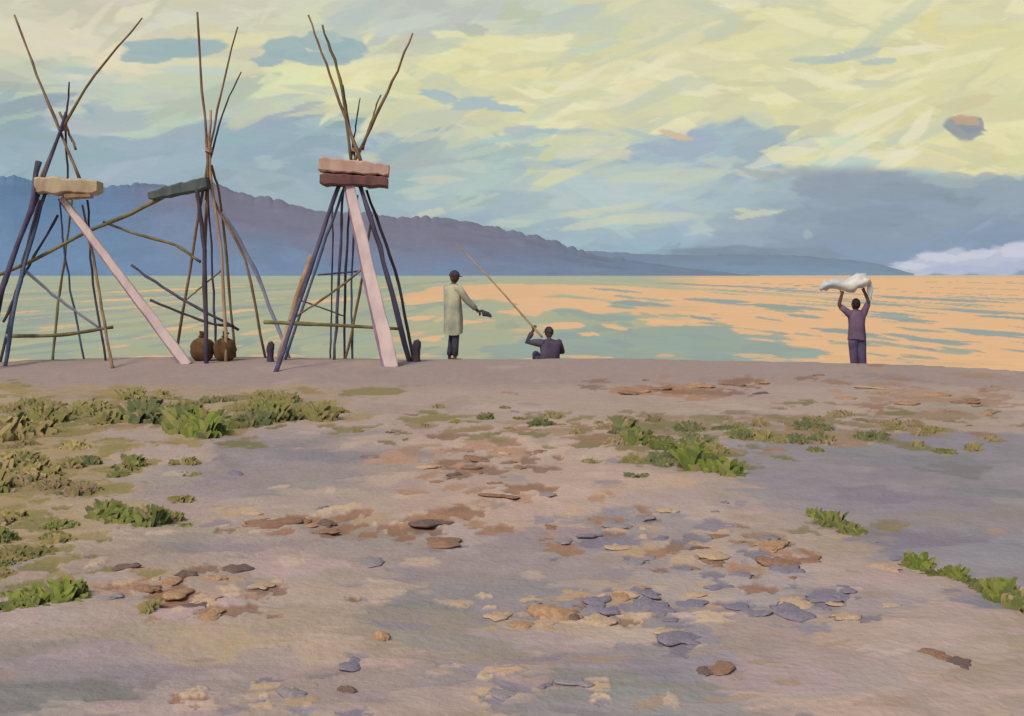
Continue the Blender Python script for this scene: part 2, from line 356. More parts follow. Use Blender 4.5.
cluster(170,416,340,28,90,[(150,128,94),(160,138,104),(142,122,88),(134,124,82),(122,116,78),(128,120,84)],(8,28),(2,6));cluster(40,460,120,80,70,[(156,136,92),(142,130,84),(166,144,108),(132,122,80)],(8,24),(2,7))
cluster(30,550,100,70,44,[(154,136,98),(142,130,86),(130,122,80)],(8,22),(2,7));cluster(260,690,140,26,14,br[:2]+li+tn)
cluster(720,432,280,26,100,[(150,126,104),(160,136,114),(134,122,88),(144,118,92),(124,118,84)],(8,22),(2,4.5))
cluster(860,425,200,20,40,[(152,130,108),(140,124,98)],(8,20),(1.5,3.5))
cluster(560,686,140,26,12,li+tn);cluster(420,455,120,24,12,[(178,142,120),(160,132,112)]);cluster(560,500,140,16,12,[(170,136,112),(186,158,134)])
# sandy stain below the diagonal grass line
cluster(850,530,90,10,12,[(150,128,106),(138,124,96)]);cluster(690,458,90,18,26,[(118,116,72),(130,122,82),(140,124,92)],(6,20),(2,6))
Zg=gz(Gd.X,Gd.Y)
lum=Gd.C.mean(-1)
Zg=Zg+np.where((Gd.Y>2.5)&(Gd.Y<20),(lum-.3)*0.06,0)
Zg[Gd.R>60]=-3
mt,_=attr_mat('sand_surface',(1,1,1),7,.06,1.0,.05,.6,24)
ground=grid_mesh('ground',np.stack([Gd.X,Gd.Y,Zg],-1),Gd.C*1.02,mt)
structure(ground,"mauve-brown sandy beach with gravel and dry patches","beach")

# ================= helpers for objects =================
def empty(name,loc,label,cat,group=None):
    o=bpy.data.objects.new(name,None);o.location=loc;o.empty_display_size=.2;coll.objects.link(o)
    o["label"]=label;o["category"]=cat
    if group:o["group"]=group
    return o
def mesh_obj(name,vs,fs,mt,parent=None,origin=Vector((0,0,0)),smooth=True,label=None):
    me=bpy.data.meshes.new(name);me.from_pydata([tuple(Vector(v)-origin) for v in vs],[],fs);me.update()
    me.polygons.foreach_set("use_smooth",[smooth]*len(me.polygons));me.materials.append(mt)
    o=bpy.data.objects.new(name,me);coll.objects.link(o)
    if parent:o.parent=parent
    else:o.location=origin
    if label:o["label"]=label
    return o
def catmull(P,n):
    P=[Vector(p) for p in P]
    if len(P)==2: return [P[0].lerp(P[1],i/n) for i in range(n+1)]
    Q=[P[0]*2-P[1]]+P+[P[-1]*2-P[-2]];out=[]
    k=max(2,n//(len(P)-1))
    for i in range(1,len(Q)-2):
        for j in range(k):
            t=j/k;a,b,c,d=Q[i-1],Q[i],Q[i+1],Q[i+2]
            out.append(.5*((2*b)+(c-a)*t+(2*a-5*b+4*c-d)*t*t+(3*b-a-3*c+d)*t**3))
    out.append(P[-1]);return out
def tube(P,rad,seg=8,flat=1.0,updir=None,vs=None,fs=None):
    vs=[] if vs is None else vs;fs=[] if fs is None else fs
    b0=len(vs);n=len(P);prev=None
    for i,p in enumerate(P):
        t=(P[min(i+1,n-1)]-P[max(i-1,0)]).normalized()
        if prev is None:
            u=(updir or Vector((0,1,0)));u=(u-t*u.dot(t))
            if u.length<.01:u=Vector((1,0,0))-t*t.x
            u.normalize()
        else:
            u=(prev-t*prev.dot(t)).normalized()
        prev=u;v=t.cross(u)
        r=rad[i] if isinstance(rad,(list,tuple)) else rad
        rx,ry=r if isinstance(r,tuple) else (r,r*flat)
        for s in range(seg):
            a=2*math.pi*s/seg;vs.append(p+v*math.cos(a)*rx+u*math.sin(a)*ry)
    for i in range(n-1):
        for s in range(seg):
            a=b0+i*seg+s;b=b0+i*seg+(s+1)%seg;fs.append((a,b,b+seg,a+seg))
    fs.append(tuple(b0+s for s in range(seg))[::-1]);fs.append(tuple(b0+(n-1)*seg+s for s in range(seg)))
    return vs,fs
WOOD={'br':((142,116,86),(110,88,72)),'ol':((134,122,82),(100,92,66)),'pu':((94,88,108),(74,68,88)),'bl':((90,102,124),(74,84,106)),
'dk':((80,70,78),(64,56,66)),'pk':((202,180,174),(186,164,162)),'li':((156,156,172),(140,142,162)),'tn':((176,146,116),(150,120,94)),
'rd':((122,86,80),(96,68,70)),'te':((96,104,102),(76,84,84)),'cr':((190,172,142),(168,146,120)),'pt':((198,166,150),(180,146,132)),'sh':((140,116,132),(122,100,118))}  # sh: painted shade tone for the sides of the pale planks
def wm(k): return mat('weathered_wood_'+k,WOOD[k][0],WOOD[k][1],5,(1,1,.4))
def pole(par,org,pts,r0,r1,k,name='pole',wob=.008,seg=8):
    """pts: (px,py,dist) surveyed joints, dist None = stands on the sand"""
    Q=[]
    for p in pts:
        px,py,d=p
        if d is None:
            x,d=gpt(px,py);d=min(d,float(crest(x))-.1);x=(px-CX)/F*d
            Q.append(Vector((x,d,float(gz(x,d))-.06)))
        else:Q.append(at(px,py,d))
    C=catmull(Q,12)
    C=[c+Vector((random.gauss(0,wob),random.gauss(0,wob),0)) for c in C]
    n=len(C);rr=[(r0+(r1-r0)*i/(n-1))*.84*random.uniform(.85,1.15) for i in range(n)]
    vs,fs=tube(C,rr,seg)
    return mesh_obj(name,vs,fs,wm(k),par,org)
def board(par,org,a,b,w0,w1,th,k,name='plank',face=None,rag=.03):
    """flat board from a to b, width and thickness, slightly worn"""
    a,b=Vector(a),Vector(b);t=(b-a).normalized();f=(face or Vector((0,-1,0)));f=(f-t*f.dot(t)).normalized();s=t.cross(f)
    vs=[];fs=[];n=14
    for i in range(n+1):
        p=a.lerp(b,i/n);w=(w0+(w1-w0)*i/n)/2*random.uniform(1-rag,1+rag);h=th/2;ch=min(th,w)*.22
        if i in(0,n): w*=.9
        j0=random.gauss(0,.02*w0)
        for sx,fy in [(-w,-h+ch),(-w+ch,-h),(w-ch,-h),(w,-h+ch),(w,h-ch),(w-ch,h),(-w+ch,h),(-w,h-ch)]:
            vs.append(p+s*(sx+j0)+f*fy+s*random.gauss(0,.003))
    for i in range(n):
        for j in range(8):
            q=i*8+j;r=i*8+(j+1)%8;fs.append((q,r,r+8,q+8))
    fs.append(tuple(range(8))[::-1]);fs.append(tuple(n*8+j for j in range(8)))
    return mesh_obj(name,vs,fs,wm(k),par,org,smooth=False)
def lash(par,org,p,r,k='tn'):
    vs=[];fs=[]
    for j in range(4):
        ring=[p+Vector((math.cos(a)*r,math.sin(a)*r,(j-1.5)*.022+.015*math.sin(a*2+j))) for a in [2*math.pi*i/14 for i in range(15)]]
        tube(ring,.01,6,vs=vs,fs=fs)
    return mesh_obj('rope_lashing',vs,fs,wm(k),par,org)
GRP="pole fishing towers on the beach"
def tower(px,py,label):
    x,d=gpt(px,py);o=Vector((x,d,float(gz(x,d))))
    return empty('fishing_tower',o,label,"fishing tower",GRP),o
# ---- tower A
e,o=tower(70,362,"tall tripod of lashed poles with cream plank and pale leaning board")
D=20.8
pole(e,o,[(14,15,21.2),(42,88,21.0),(80,180,20.6)],.022,.04,'br')
pole(e,o,[(143,18,20.4),(95,75,20.6),(62,130,20.8),(36,190,21)],.02,.045,'br')
pole(e,o,[(69,82,21),(66,130,20.9),(68,185,20.8)],.02,.028,'dk')
pole(e,o,[(76,150,20.9),(60,112,20.9)],.03,.03,'br')
pole(e,o,[(66,112,20.8),(38,195,20.5),(8,270,20.2),(-14,368,None)],.035,.05,'pu')
pole(e,o,[(38,162,20.6),(30,210,20.3),(4,282,20),(-22,372,None)],.07,.055,'pu')
pole(e,o,[(46,190,20.6),(20,282,20.1),(4,366,None)],.045,.045,'bl')
pole(e,o,[(40,200,21.2),(24,260,21.3),(0,362,None)],.035,.035,'dk')
pole(e,o,[(72,200,21.2),(60,290,21.4),(52,358,None)],.028,.032,'ol')
pole(e,o,[(82,205,20.9),(97,280,20.7),(113,369,None)],.028,.034,'br')
pole(e,o,[(88,200,21),(92,270,21.1),(106,361,None)],.024,.026,'dk')
pole(e,o,[(60,202,21),(66,260,21.1),(84,359,None)],.022,.026,'bl')
pole(e,o,[(6,336,20.2),(60,335,20.3),(113,327,20.6)],.045,.036,'ol','crossbar')
pole(e,o,[(22,268,20.2),(60,300,20.6),(102,330,20.9)],.035,.03,'li','brace')
pole(e,o,[(4,322,20.1),(24,275,20.5),(58,215,20.8)],.032,.03,'dk','brace')
pole(e,o,[(-40,290,20.4),(30,262,20.5),(78,236,20.7),(130,214,20.9),(168,194,21)],.036,.046,'ol','crossbar')
a=at(62,198,20.7);x,d=gpt(188,364);b=Vector((x,d,float(gz(x,d))-.03))
board(e,o,a,b,.12,.18,.07,'pk')
board(e,o,a+Vector((-.07,.05,-.02)),b+Vector((-.11,.05,-.0)),.04,.06,.08,'sh')  # purple strip painted as the shaded side of the pale plank
board(e,o,at(38,186,20.6),at(100,187,20.7),.33,.24,.45,'cr','platform',rag=.18)
board(e,o,at(66,197,20.55),at(92,196,20.65),.08,.05,.4,'tn','platform',rag=.12)
lash(e,o,at(64,128,20.85),.06)
# ---- tower B
e,o=tower(208,360,"tall spindly bundle of driftwood poles with dark weathered plank")
pole(e,o,[(198,12,21),(202,90,21),(208,170,20.9),(205,250,20.8),(206,360,None)],.024,.045,'br')
pole(e,o,[(237,27,20.6),(222,90,20.8),(210,150,20.9),(196,230,21),(176,357,None)],.02,.036,'br')
pole(e,o,[(241,72,21.2),(226,105,21.1),(212,150,21),(206,200,20.9)],.014,.03,'dk')
pole(e,o,[(211,110,20.9),(210,170,20.9),(221,250,20.7),(226,362,None)],.03,.036,'tn')
pole(e,o,[(196,185,20.7),(204,250,20.6),(206,364,None)],.045,.055,'dk')
pole(e,o,[(206,140,20.9),(214,200,20.9),(245,260,20.8),(266,358,None)],.03,.03,'br')
pole(e,o,[(222,212,21),(245,250,21.2),(264,292,21.3),(290,358,None)],.05,.04,'li')
pole(e,o,[(212,165,21),(222,215,21.2),(236,357,None)],.03,.03,'br')
pole(e,o,[(207,180,21.1),(212,260,21.2),(216,358,None)],.022,.03,'pu')
pole(e,o,[(103,222,21),(140,235,20.9),(175,245,20.9),(200,262,20.8)],.03,.034,'ol','brace')
pole(e,o,[(131,265,20.8),(180,298,20.7),(240,330,20.8)],.03,.032,'pu','brace')
pole(e,o,[(150,300,20.9),(206,322,20.7),(234,326,20.7)],.028,.03,'dk','brace')
pole(e,o,[(186,300,20.8),(222,270,20.9)],.018,.018,'br','brace')
board(e,o,at(151,196,20.9),at(209,183,20.8),.15,.26,.3,'te','platform',rag=.14)
lash(e,o,at(209,150,20.9),.065)
# ---- tower C
e,o=tower(345,362,"tripod of dark poles with pink-topped plank block and pale board")
pole(e,o,[(308,15,21.1),(330,75,20.9),(362,165,20.6)],.02,.04,'br')
pole(e,o,[(322,25,20.7),(340,80,20.8),(352,165,20.8)],.024,.042,'ol')
pole(e,o,[(413,33,20.3),(388,92,20.5),(352,165,20.8)],.02,.04,'br')
pole(e,o,[(380,95,21),(362,150,20.8)],.016,.03,'ol')
pole(e,o,[(343,85,21),(356,165,20.8)],.016,.026,'dk')
pole(e,o,[(360,98,21.1),(350,165,20.9)],.014,.024,'dk')
pole(e,o,[(341,180,20.6),(315,255,20.3),(274,372,None)],.045,.05,'pu')
pole(e,o,[(345,185,20.8),(322,250,21),(284,360,None)],.03,.036,'bl')
pole(e,o,[(312,255,21),(296,300,20.9),(278,360,None)],.06,.06,'tn')
pole(e,o,[(343,190,21),(340,260,21.1),(334,360,None)],.03,.034,'pu')
pole(e,o,[(351,188,21.1),(346,270,21.2),(344,359,None)],.028,.03,'dk')
pole(e,o,[(357,195,21.2),(352,270,21.3),(352,358,None)],.022,.026,'bl')
pole(e,o,[(333,200,21.2),(332,300,21.3),(330,358,None)],.018,.02,'dk')
pole(e,o,[(372,215,21.2),(362,280,21),(345,359,None)],.026,.03,'br')
pole(e,o,[(360,185,20.6),(384,262,20.4),(410,362,None)],.05,.06,'pu')
pole(e,o,[(366,190,20.9),(395,270,20.8),(414,361,None)],.03,.035,'dk')
pole(e,o,[(264,322,20.3),(330,325,20.3),(402,329,20.4)],.045,.038,'ol','crossbar')
pole(e,o,[(288,322,20.4),(330,294,20.6),(372,262,20.9)],.024,.024,'br','brace')
pole(e,o,[(318,275,20.9),(372,270,20.8)],.02,.02,'dk','brace')
pole(e,o,[(300,300,21),(344,316,21)],.016,.016,'pu','brace')
x,d=gpt(392,367);b=Vector((x,d,float(gz(x,d))-.03))
board(e,o,at(349,183,20.5),b,.17,.26,.06,'pk')
board(e,o,at(344,184,20.55),b+Vector((-.15,.05,0)),.04,.06,.08,'sh')  # strip in shade colour along the pale plank's left side
board(e,o,at(320,165,20.58),at(389,171,20.68),.28,.22,.55,'pt','platform',rag=.1)
board(e,o,at(321,180,20.6),at(388,182.5,20.7),.2,.19,.57,'rd','platform',rag=.12)  # dark board colour stands in for shade on the block's underside
lash(e,o,at(355,150,20.8),.06)

def blob(px,py,w,h,k,seed):
    x,d=gpt(px,py);zb=float(gz(x,d));vs=[];fs=[];n=16;m_=12
    rw=w/2/F*d;hh=h/F*d
    for j in range(m_+1):
        ph=math.pi*j/m_
        r=rw*math.sin(ph)**.75*(1.0 if j<m_-2 else .55+.1*(m_-j));z=hh*(1-math.cos(ph))/2
        for i in range(n):
            a=2*math.pi*i/n;q=1+.06*math.sin(a*5+seed)+.05*math.sin(ph*9+a*3)
            vs.append(Vector((x+r*q*math.cos(a),d+r*q*math.sin(a),zb-.02+z)))
    for j in range(m_):
        for i in range(n):
            a=j*n+i;b=j*n+(i+1)%n;fs.append((a,b,b+n,a+n))
    return vs,fs,Vector((x,d,zb)),rw,hh
for px,w,h,s in [(202,24,25,0),(225,22,25,2)]:
    vs,fs,og,rw,hh=blob(px,361,w,h,0,s)
    e=empty('sack',og,"bulging brown burlap sack tied at the top","sack","sacks under the pole tower")
    mesh_obj('bag_body',vs,fs,mat('burlap_brown',(116,84,58),(86,72,46),8),e,og)
    vs=[];fs=[];c=og+Vector((0,0,hh-.02))
    tube([c,c+Vector((0,0,.03)),c+Vector((.01,0,.06)),c+Vector((.02,0,.09))],[rw*.35,rw*.2,rw*.28,rw*.34],10,vs=vs,fs=fs)
    mesh_obj('tied_neck',vs,fs,mat('burlap_dark',(92,70,50),None,14),e,og)
for px,w,h in [(270,7,20),(416,8,22)]:
    x,d=gpt(px,362);zb=float(gz(x,d));og=Vector((x,d,zb));r=w/2/F*d;hh=h/F*d
    vs,fs=tube([og+Vector((.01*i%.02,0,-.05+hh*i/6)) for i in range(7)]+[og+Vector((0,0,hh+.0))],[r,r*1.05,r,r*.95,r*1.1,r*1.15,r*1.0,r*.6],10)
    s=mesh_obj('wooden_stake',vs,fs,wm('dk'),None,og);s["label"]="short dark wooden stake driven into the sand";s["category"]="stake";s["group"]="stakes beside the tower"

# ================= PEOPLE =================
def ik(a,b,l1,l2,hint):
    d=b-a;L=min(d.length,l1+l2-.002);dn=d.normalized();b=a+dn*L
    x=(l1*l1-l2*l2+L*L)/(2*L);h=math.sqrt(max(0,l1*l1-x*x))
    p=hint-dn*hint.dot(dn);p.normalize();return a+dn*x+p*h,b
def skin(vs,es,rs,roots,sub=1):
    me=bpy.data.meshes.new('tmp');me.from_pydata([tuple(v) for v in vs],es,[]);me.update()
    ob=bpy.data.objects.new('tmp',me);coll.objects.link(ob)
    md=ob.modifiers.new('Skin','SKIN')
    if len(me.skin_vertices)==0:
        bpy.context.view_layer.objects.active=ob;ob.select_set(True);bpy.ops.object.modifier_remove(modifier='Skin')
        bpy.ops.object.modifier_add(type='SKIN')
    sv=me.skin_vertices[0].data
    for i,r in enumerate(rs):
        sv[i].radius=r if isinstance(r,tuple) else (r,r);sv[i].use_root=(i in roots)
    ss=ob.modifiers.new('Sub','SUBSURF');ss.levels=sub;ss.render_levels=sub
    dg=bpy.context.evaluated_depsgraph_get();ev=ob.evaluated_get(dg);m2=ev.to_mesh()
    V=[v.co.copy() for v in m2.vertices];Fc=[tuple(p.vertices) for p in m2.polygons];ev.to_mesh_clear()
    bpy.data.objects.remove(ob);bpy.data.meshes.remove(me);return V,Fc
def head_geo(c,fwd,tilt=0,s=1.0):
    f=fwd.normalized();up=Vector((0,0,1));up=(up+f*tilt).normalized();f=(f-up*f.dot(up)).normalized();r=f.cross(up)
    vs=[];fs=[];n=24;m_=18
    for j in range(m_+1):
        ph=math.pi*j/m_
        for i in range(n):
            a=2*math.pi*i/n;x=math.sin(ph)*math.cos(a);y=math.sin(ph)*math.sin(a);z=math.cos(ph)
            X=x*.077;Y=y*.096;Z=z*.118
            if z<0: X*=1+.28*z;Y*=1+.12*z; 
            if y>0:
                g=lambda x0,z0,w,h:math.exp(-((X-x0)/w)**2-((Z-z0)/h)**2)
                Y+=.024*g(0,-.02,.012,.022)+.008*g(0,.025,.05,.01)-.010*g(.03,.004,.014,.01)-.010*g(-.03,.004,.014,.01)
                Y+=.008*g(0,-.062,.022,.007)-.006*g(0,-.068,.022,.003)+.008*g(0,-.098,.022,.014)
            vs.append(c+(r*X+f*Y+up*Z)*s)
    for j in range(m_):
        for i in range(n):
            a=j*n+i;b=j*n+(i+1)%n;fs.append((a,b,b+n,a+n))
    for sx in (-1,1): # ears
        e=c+(r*sx*.078-f*.008-up*.005)*s;pts=[e+(up*.03*math.cos(t)+f*.016*math.sin(t)+r*sx*.008)*s for t in [i*.7 for i in range(9)]]
        tube(pts,.007*s,6,vs=vs,fs=fs)
    return vs,fs,(r,f,up)
def hand(vs,es,rs,roots,wr,d,curl,side,thumb):
    """palm + five bent fingers as skinned chains; indices appended"""
    d=d.normalized();side=(side-d*side.dot(d)).normalized();curl=(curl-d*curl.dot(d)).normalized()
    for off,L in [(-.027,.066),(-.009,.078),(.009,.073),(.027,.058)]:
        b=len(vs);p=wr+d*.07+side*off
        p1=p+d*L*.42;p2=p1+(d*.45+curl*.9).normalized()*L*.36;p3=p2+(curl*.9-d*.35).normalized()*L*.3
        vs+= [p,p1,p2,p3];rs+=[.0095,.009,.0085,.0075];es+=[(b,b+1),(b+1,b+2),(b+2,b+3)];roots.append(b)
    b=len(vs);p=wr+d*.025+side*thumb*.025
    vs+=[p,p+side*thumb*.03+d*.025+curl*.012,p+side*thumb*.035+d*.045+curl*.035];rs+=[.013,.0105,.009];es+=[(b,b+1),(b+1,b+2)];roots.append(b)
def person(name,label,org,J,skinmat,fwd,headtilt=0,curl=Vector((0,0,-1)),hs=1.0):
    e=empty(name,org,label,"person")
    order=['pelvis','spine','chest','neck','skull','shL','elL','wrL','paL','shR','elR','wrR','paR','hiL','knL','anL','heL','toL','hiR','knR','anR','heR','toR']
    rad={'pelvis':(.13,.1),'spine':(.115,.09),'chest':(.14,.1),'neck':.052,'skull':.05,'sh':.062,'el':.042,'wr':(.026,.03),'pa':(.018,.04),'hi':.092,'kn':.058,'an':.038,'he':.036,'to':.03}
    def mk(s): 
        wr,el=J['wr'+s],J['el'+s];J['pa'+s]=wr+(wr-el).normalized()*.06
    mk('L');mk('R')
    for s in 'LR':
        J.setdefault('he'+s,J['an'+s]+Vector((0,0,-.06)))
    vs=[J[k] for k in order];ix={k:i for i,k in enumerate(order)}
    rs=[rad[k] if k in rad else rad[k[:2]] for k in order]
    E=[('pelvis','spine'),('spine','chest'),('chest','neck'),('neck','skull')]
    for s in 'LR':E+=[('chest','sh'+s),('sh'+s,'el'+s),('el'+s,'wr'+s),('wr'+s,'pa'+s),('pelvis','hi'+s),('hi'+s,'kn'+s),('kn'+s,'an'+s),('an'+s,'he'+s),('he'+s,'to'+s)]
    es=[(ix[a],ix[b]) for a,b in E];roots=[0]
    for s,t in (('L',1),('R',-1)):
        d=J['wr'+s]-J['el'+s];c=J.get('curl'+s,curl);side=d.cross(c)
        hand(vs,es,rs,roots,J['wr'+s],d,c,side,t)
    V,Fc=skin(vs,es,rs,roots,2)
    hv,hf,fr=head_geo(J['head'],fwd,headtilt,hs)
    b=len(V);V+=hv;Fc+=[tuple(i+b for i in f) for f in hf]
    mesh_obj('body',V,Fc,skinmat,e,org)
    r,f,u=fr
    vs=[];fs=[]
    for sx in(-1,1):
        c=J['head']+(r*sx*.03+f*.086+u*.004)*hs
        tube([c-f*.006,c-f*.0,c+f*.004],[.009,.009,.004],8,vs=vs,fs=fs)
    mesh_obj('eyes',vs,fs,mat('eye_dark',(40,32,30)),e,org)
    return e,fr
def rings(L,seg=20,vs=None,fs=None,fold=0.05,seed=0):
    """L: (centre, rx, ry, yaw) stacked garment rings with cloth folds"""
    vs=[] if vs is None else vs;fs=[] if fs is None else fs;b0=len(vs)
    for j,(c,rx,ry,yw) in enumerate(L):
        for i in range(seg):
            a=2*math.pi*i/seg;q=1+fold*math.sin(a*5+seed+j*.35)*j/len(L)+fold*.5*math.sin(a*3+j)
            x,y=rx*q*math.cos(a),ry*q*math.sin(a)
            vs.append(Vector(c)+Vector((x*math.cos(yw)-y*math.sin(yw),x*math.sin(yw)+y*math.cos(yw),.02*fold*10*math.sin(a*2) if j==len(L)-1 else 0)))
    for j in range(len(L)-1):
        for i in range(seg):
            a=b0+j*seg+i;b=b0+j*seg+(i+1)%seg;fs.append((a,b,b+seg,a+seg))
    fs.append(tuple(b0+i for i in range(seg)));return vs,fs
def rotz(v,a): return Matrix.Rotation(a,3,'Z')@Vector(v)
SK=mat('brown_skin',(98,72,62),(82,60,54),5,rough=.6,bump=.05)

# --- standing man in pale long shirt
x,d=gpt(453,357.6);O=Vector((x,d,float(gz(x,d))));yw=-math.radians(52)
def L(v): return O+rotz(v,yw)
J={'pelvis':L((0,0,.93)),'spine':L((0,.0,1.1)),'chest':L((0,-.01,1.32)),'neck':L((0,.01,1.48)),'skull':L((0,.02,1.55)),'head':L((0,.035,1.63)),
'shL':L((-.18,0,1.42)),'shR':L((.18,0,1.42)),'hiL':L((-.09,0,.88)),'hiR':L((.09,0,.88)),
'knL':L((-.08,.04,.48)),'knR':L((.09,.0,.48)),'anL':L((-.09,-.02,.09)),'anR':L((.10,-.02,.09)),'heL':L((-.09,-.03,.035)),'heR':L((.10,-.03,.035)),'toL':L((-.11,.16,.025)),'toR':L((.13,.14,.025))}
hR=O+Vector((.50,.0,.95));J['elR'],J['wrR']=ik(J['shR'],hR,.30,.27,Vector((0,0,-1)))
hL=L((-.24,.12,.84));J['elL'],J['wrL']=ik(J['shL'],hL,.30,.27,L((0,-1,0))-O)
p1,fr=person('person',"man standing in long pale coat and cap, reaching one arm out",O,J,SK,L((0.1,1,0))-O)
vs,fs=rings([(L((0,.01,1.50)),.075,.07,yw),(L((0,0,1.46)),.17,.10,yw),(L((0,-.01,1.38)),.21,.135,yw),(L((0,0,1.2)),.205,.145,yw),(L((0,0,1.02)),.205,.155,yw),(L((0,0,.85)),.21,.165,yw),(L((0,0,.68)),.215,.17,yw),(L((0,0,.53)),.21,.17,yw)],24,fold=.1)
for s in 'LR':
    a,b,c=J['sh'+s],J['el'+s],J['wr'+s];ch=J['chest']
    tube([a.lerp(ch,.35),a,a.lerp(b,.5),b,b.lerp(c,.5),b.lerp(c,.86)],[.09,.09,.075,.07,.06,.054],12,vs=vs,fs=fs)
mesh_obj('coat',vs,fs,mat('cloth_cream',(184,180,152),(146,150,136),4),p1,O)
vs=[];fs=[]
for s in 'LR':
    a,b,c=J['hi'+s],J['kn'+s],J['an'+s]
    tube([a+Vector((0,0,.05)),a.lerp(b,.5),b,b.lerp(c,.5),b.lerp(c,.93)],[.1,.085,.07,.062,.058],14,vs=vs,fs=fs)
mesh_obj('trousers',vs,fs,mat('cloth_slate',(84,84,98),(60,60,74),5),p1,O)
def cap(par,O,c,fr,m_,brim=True,s=1.0):
    r,f,u=fr;vs=[];fs=[];n=20
    for j in range(8):
        ph=j/7*math.pi*.5
        for i in range(n):
            a=2*math.pi*i/n;vs.append(c+(r*.088*math.sin(ph)*math.cos(a)+f*.106*math.sin(ph)*math.sin(a)+u*(.02+.112*math.cos(ph)))*s)
    for j in range(7):
        for i in range(n):
            a=j*n+i;b=j*n+(i+1)%n;fs.append((a,a+n,b+n,b))
    if brim:
        b0=len(vs)
        for k_,(o1,dz) in enumerate([(.1,.026),(.175,.012),(.175,.005),(.1,.016)]):
            for i in range(9):
                a=math.radians(30+120*i/8);vs.append(c+(r*.085*math.cos(a)*(1 if k_ in(0,3) else 1.05)+f*(o1*math.sin(a))+u*dz)*s)
        for k_ in range(4):
            for i in range(8):
                a=b0+k_*9+i;b=b0+((k_+1)%4)*9+i;fs.append((a,b,b+1,a+1))
    mesh_obj('cap',vs,fs,m_,par,O)
cap(p1,O,J['head'],fr,mat('cloth_darkcap',(78,66,70),(58,50,56),5),True,1.05)
h=J['paR']+Vector((.05,0,-.015))
vs,fs=tube([h+Vector((-.06,0,.03)),h+Vector((0,0,.03)),h+Vector((.06,.0,-.01)),h+Vector((.12,.02,-.04)),h+Vector((.17,.02,-.05)),h+Vector((.2,.02,-.07))],[(.02,.02),(.035,.03),(.055,.03),(.045,.03),(.035,.02),(.012,.01)],12)
vs=[v+Vector((.012*math.sin(v.z*60),0,.016*math.sin(v.x*50))) for v in vs]
o_=mesh_obj('rag',vs,fs,mat('rag_dark',(84,80,88),(62,58,68),9),None,h);o_["label"]="crumpled dark rag held in the standing man's hand";o_["category"]="rag"

# --- seated man with rod
d=22.7;x=(550-CX)/F*d;O=Vector((x,d,float(gz(x,d))));yw=math.radians(12)
O2=O
def L(v): return O2+rotz(v,yw)
J={'pelvis':L((0,0,.10)),'spine':L((0,-.01,.28)),'chest':L((0,.03,.47)),'neck':L((0,.06,.62)),'skull':L((0,.075,.69)),'head':L((0,.09,.76)),
'shL':L((-.19,.03,.56)),'shR':L((.19,.03,.56)),'hiL':L((-.1,.04,.10)),'hiR':L((.1,.04,.10)),
'knL':L((-.2,.42,.30)),'knR':L((.2,.42,.28)),'anL':L((-.14,.72,-.05)),'anR':L((.14,.72,-.05))}
for s,sx in (('L',-1),('R',1)):
    p=J['an'+s];p.z=float(gz(p.x,p.y))+.10
    J['he'+s]=J['an'+s]+Vector((0,-.02,-.06));J['to'+s]=J['an'+s]+Vector((0,.17,-.08))
grip=at(533,327,22.75)
J['elL'],J['wrL']=ik(J['shL'],grip+Vector((.0,-.03,-.07)),.28,.26,Vector((-.7,0,-1)))
J['elR'],J['wrR']=ik(J['shR'],L((.14,.40,.34)),.29,.26,Vector((1,0,-.4)))
J['curlL']=Vector((0,1,0))
p2,fr=person('person.001',"man in dark shirt and cap seated on shore holding a rod",O,J,SK,L((-.25,1,0))-O2,.0)
vs,fs=rings([(L((0,.06,.64)),.075,.07,yw),(L((0,.045,.6)),.17,.1,yw),(L((0,.03,.52)),.22,.14,yw),(L((0,.0,.38)),.205,.15,yw),(L((0,-.01,.2)),.2,.16,yw),(L((0,0,.03)),.22,.19,yw)],24,fold=.05)
for s in 'LR':
    a,b,c=J['sh'+s],J['el'+s],J['wr'+s];ch=J['chest']
    tube([a.lerp(ch,.35),a,a.lerp(b,.5),b,b.lerp(c,.5),b.lerp(c,.8)],[.09,.088,.07,.06,.052,.048],12,vs=vs,fs=fs)
mesh_obj('shirt',vs,fs,mat('cloth_plum',(94,80,98),(70,62,80),5),p2,O)
vs=[];fs=[]
for s in 'LR':
    a,b,c=J['hi'+s],J['kn'+s],J['an'+s]
    tube([a,a.lerp(b,.5),b,b.lerp(c,.5),b.lerp(c,.9)],[.115,.1,.08,.07,.065],14,vs=vs,fs=fs)
mesh_obj('trousers',vs,fs,MC['cloth_slate'],p2,O)
cap(p2,O,J['head'],fr,MC['cloth_darkcap'],True,1.08)
tip=at(456,243,24.0);butt=grip+(grip-tip).normalized()*.3
P=catmull([butt,grip,grip.lerp(tip,.5)+Vector((0,0,.03)),tip],14)
vs,fs=tube(P,[.026-.014*i/(len(P)-1) for i in range(len(P))],8)
rod=mesh_obj('fishing_rod',vs,fs,wm('tn'),None,butt);rod["label"]="long thin tan bamboo rod held slanting over water";rod["category"]="fishing rod"
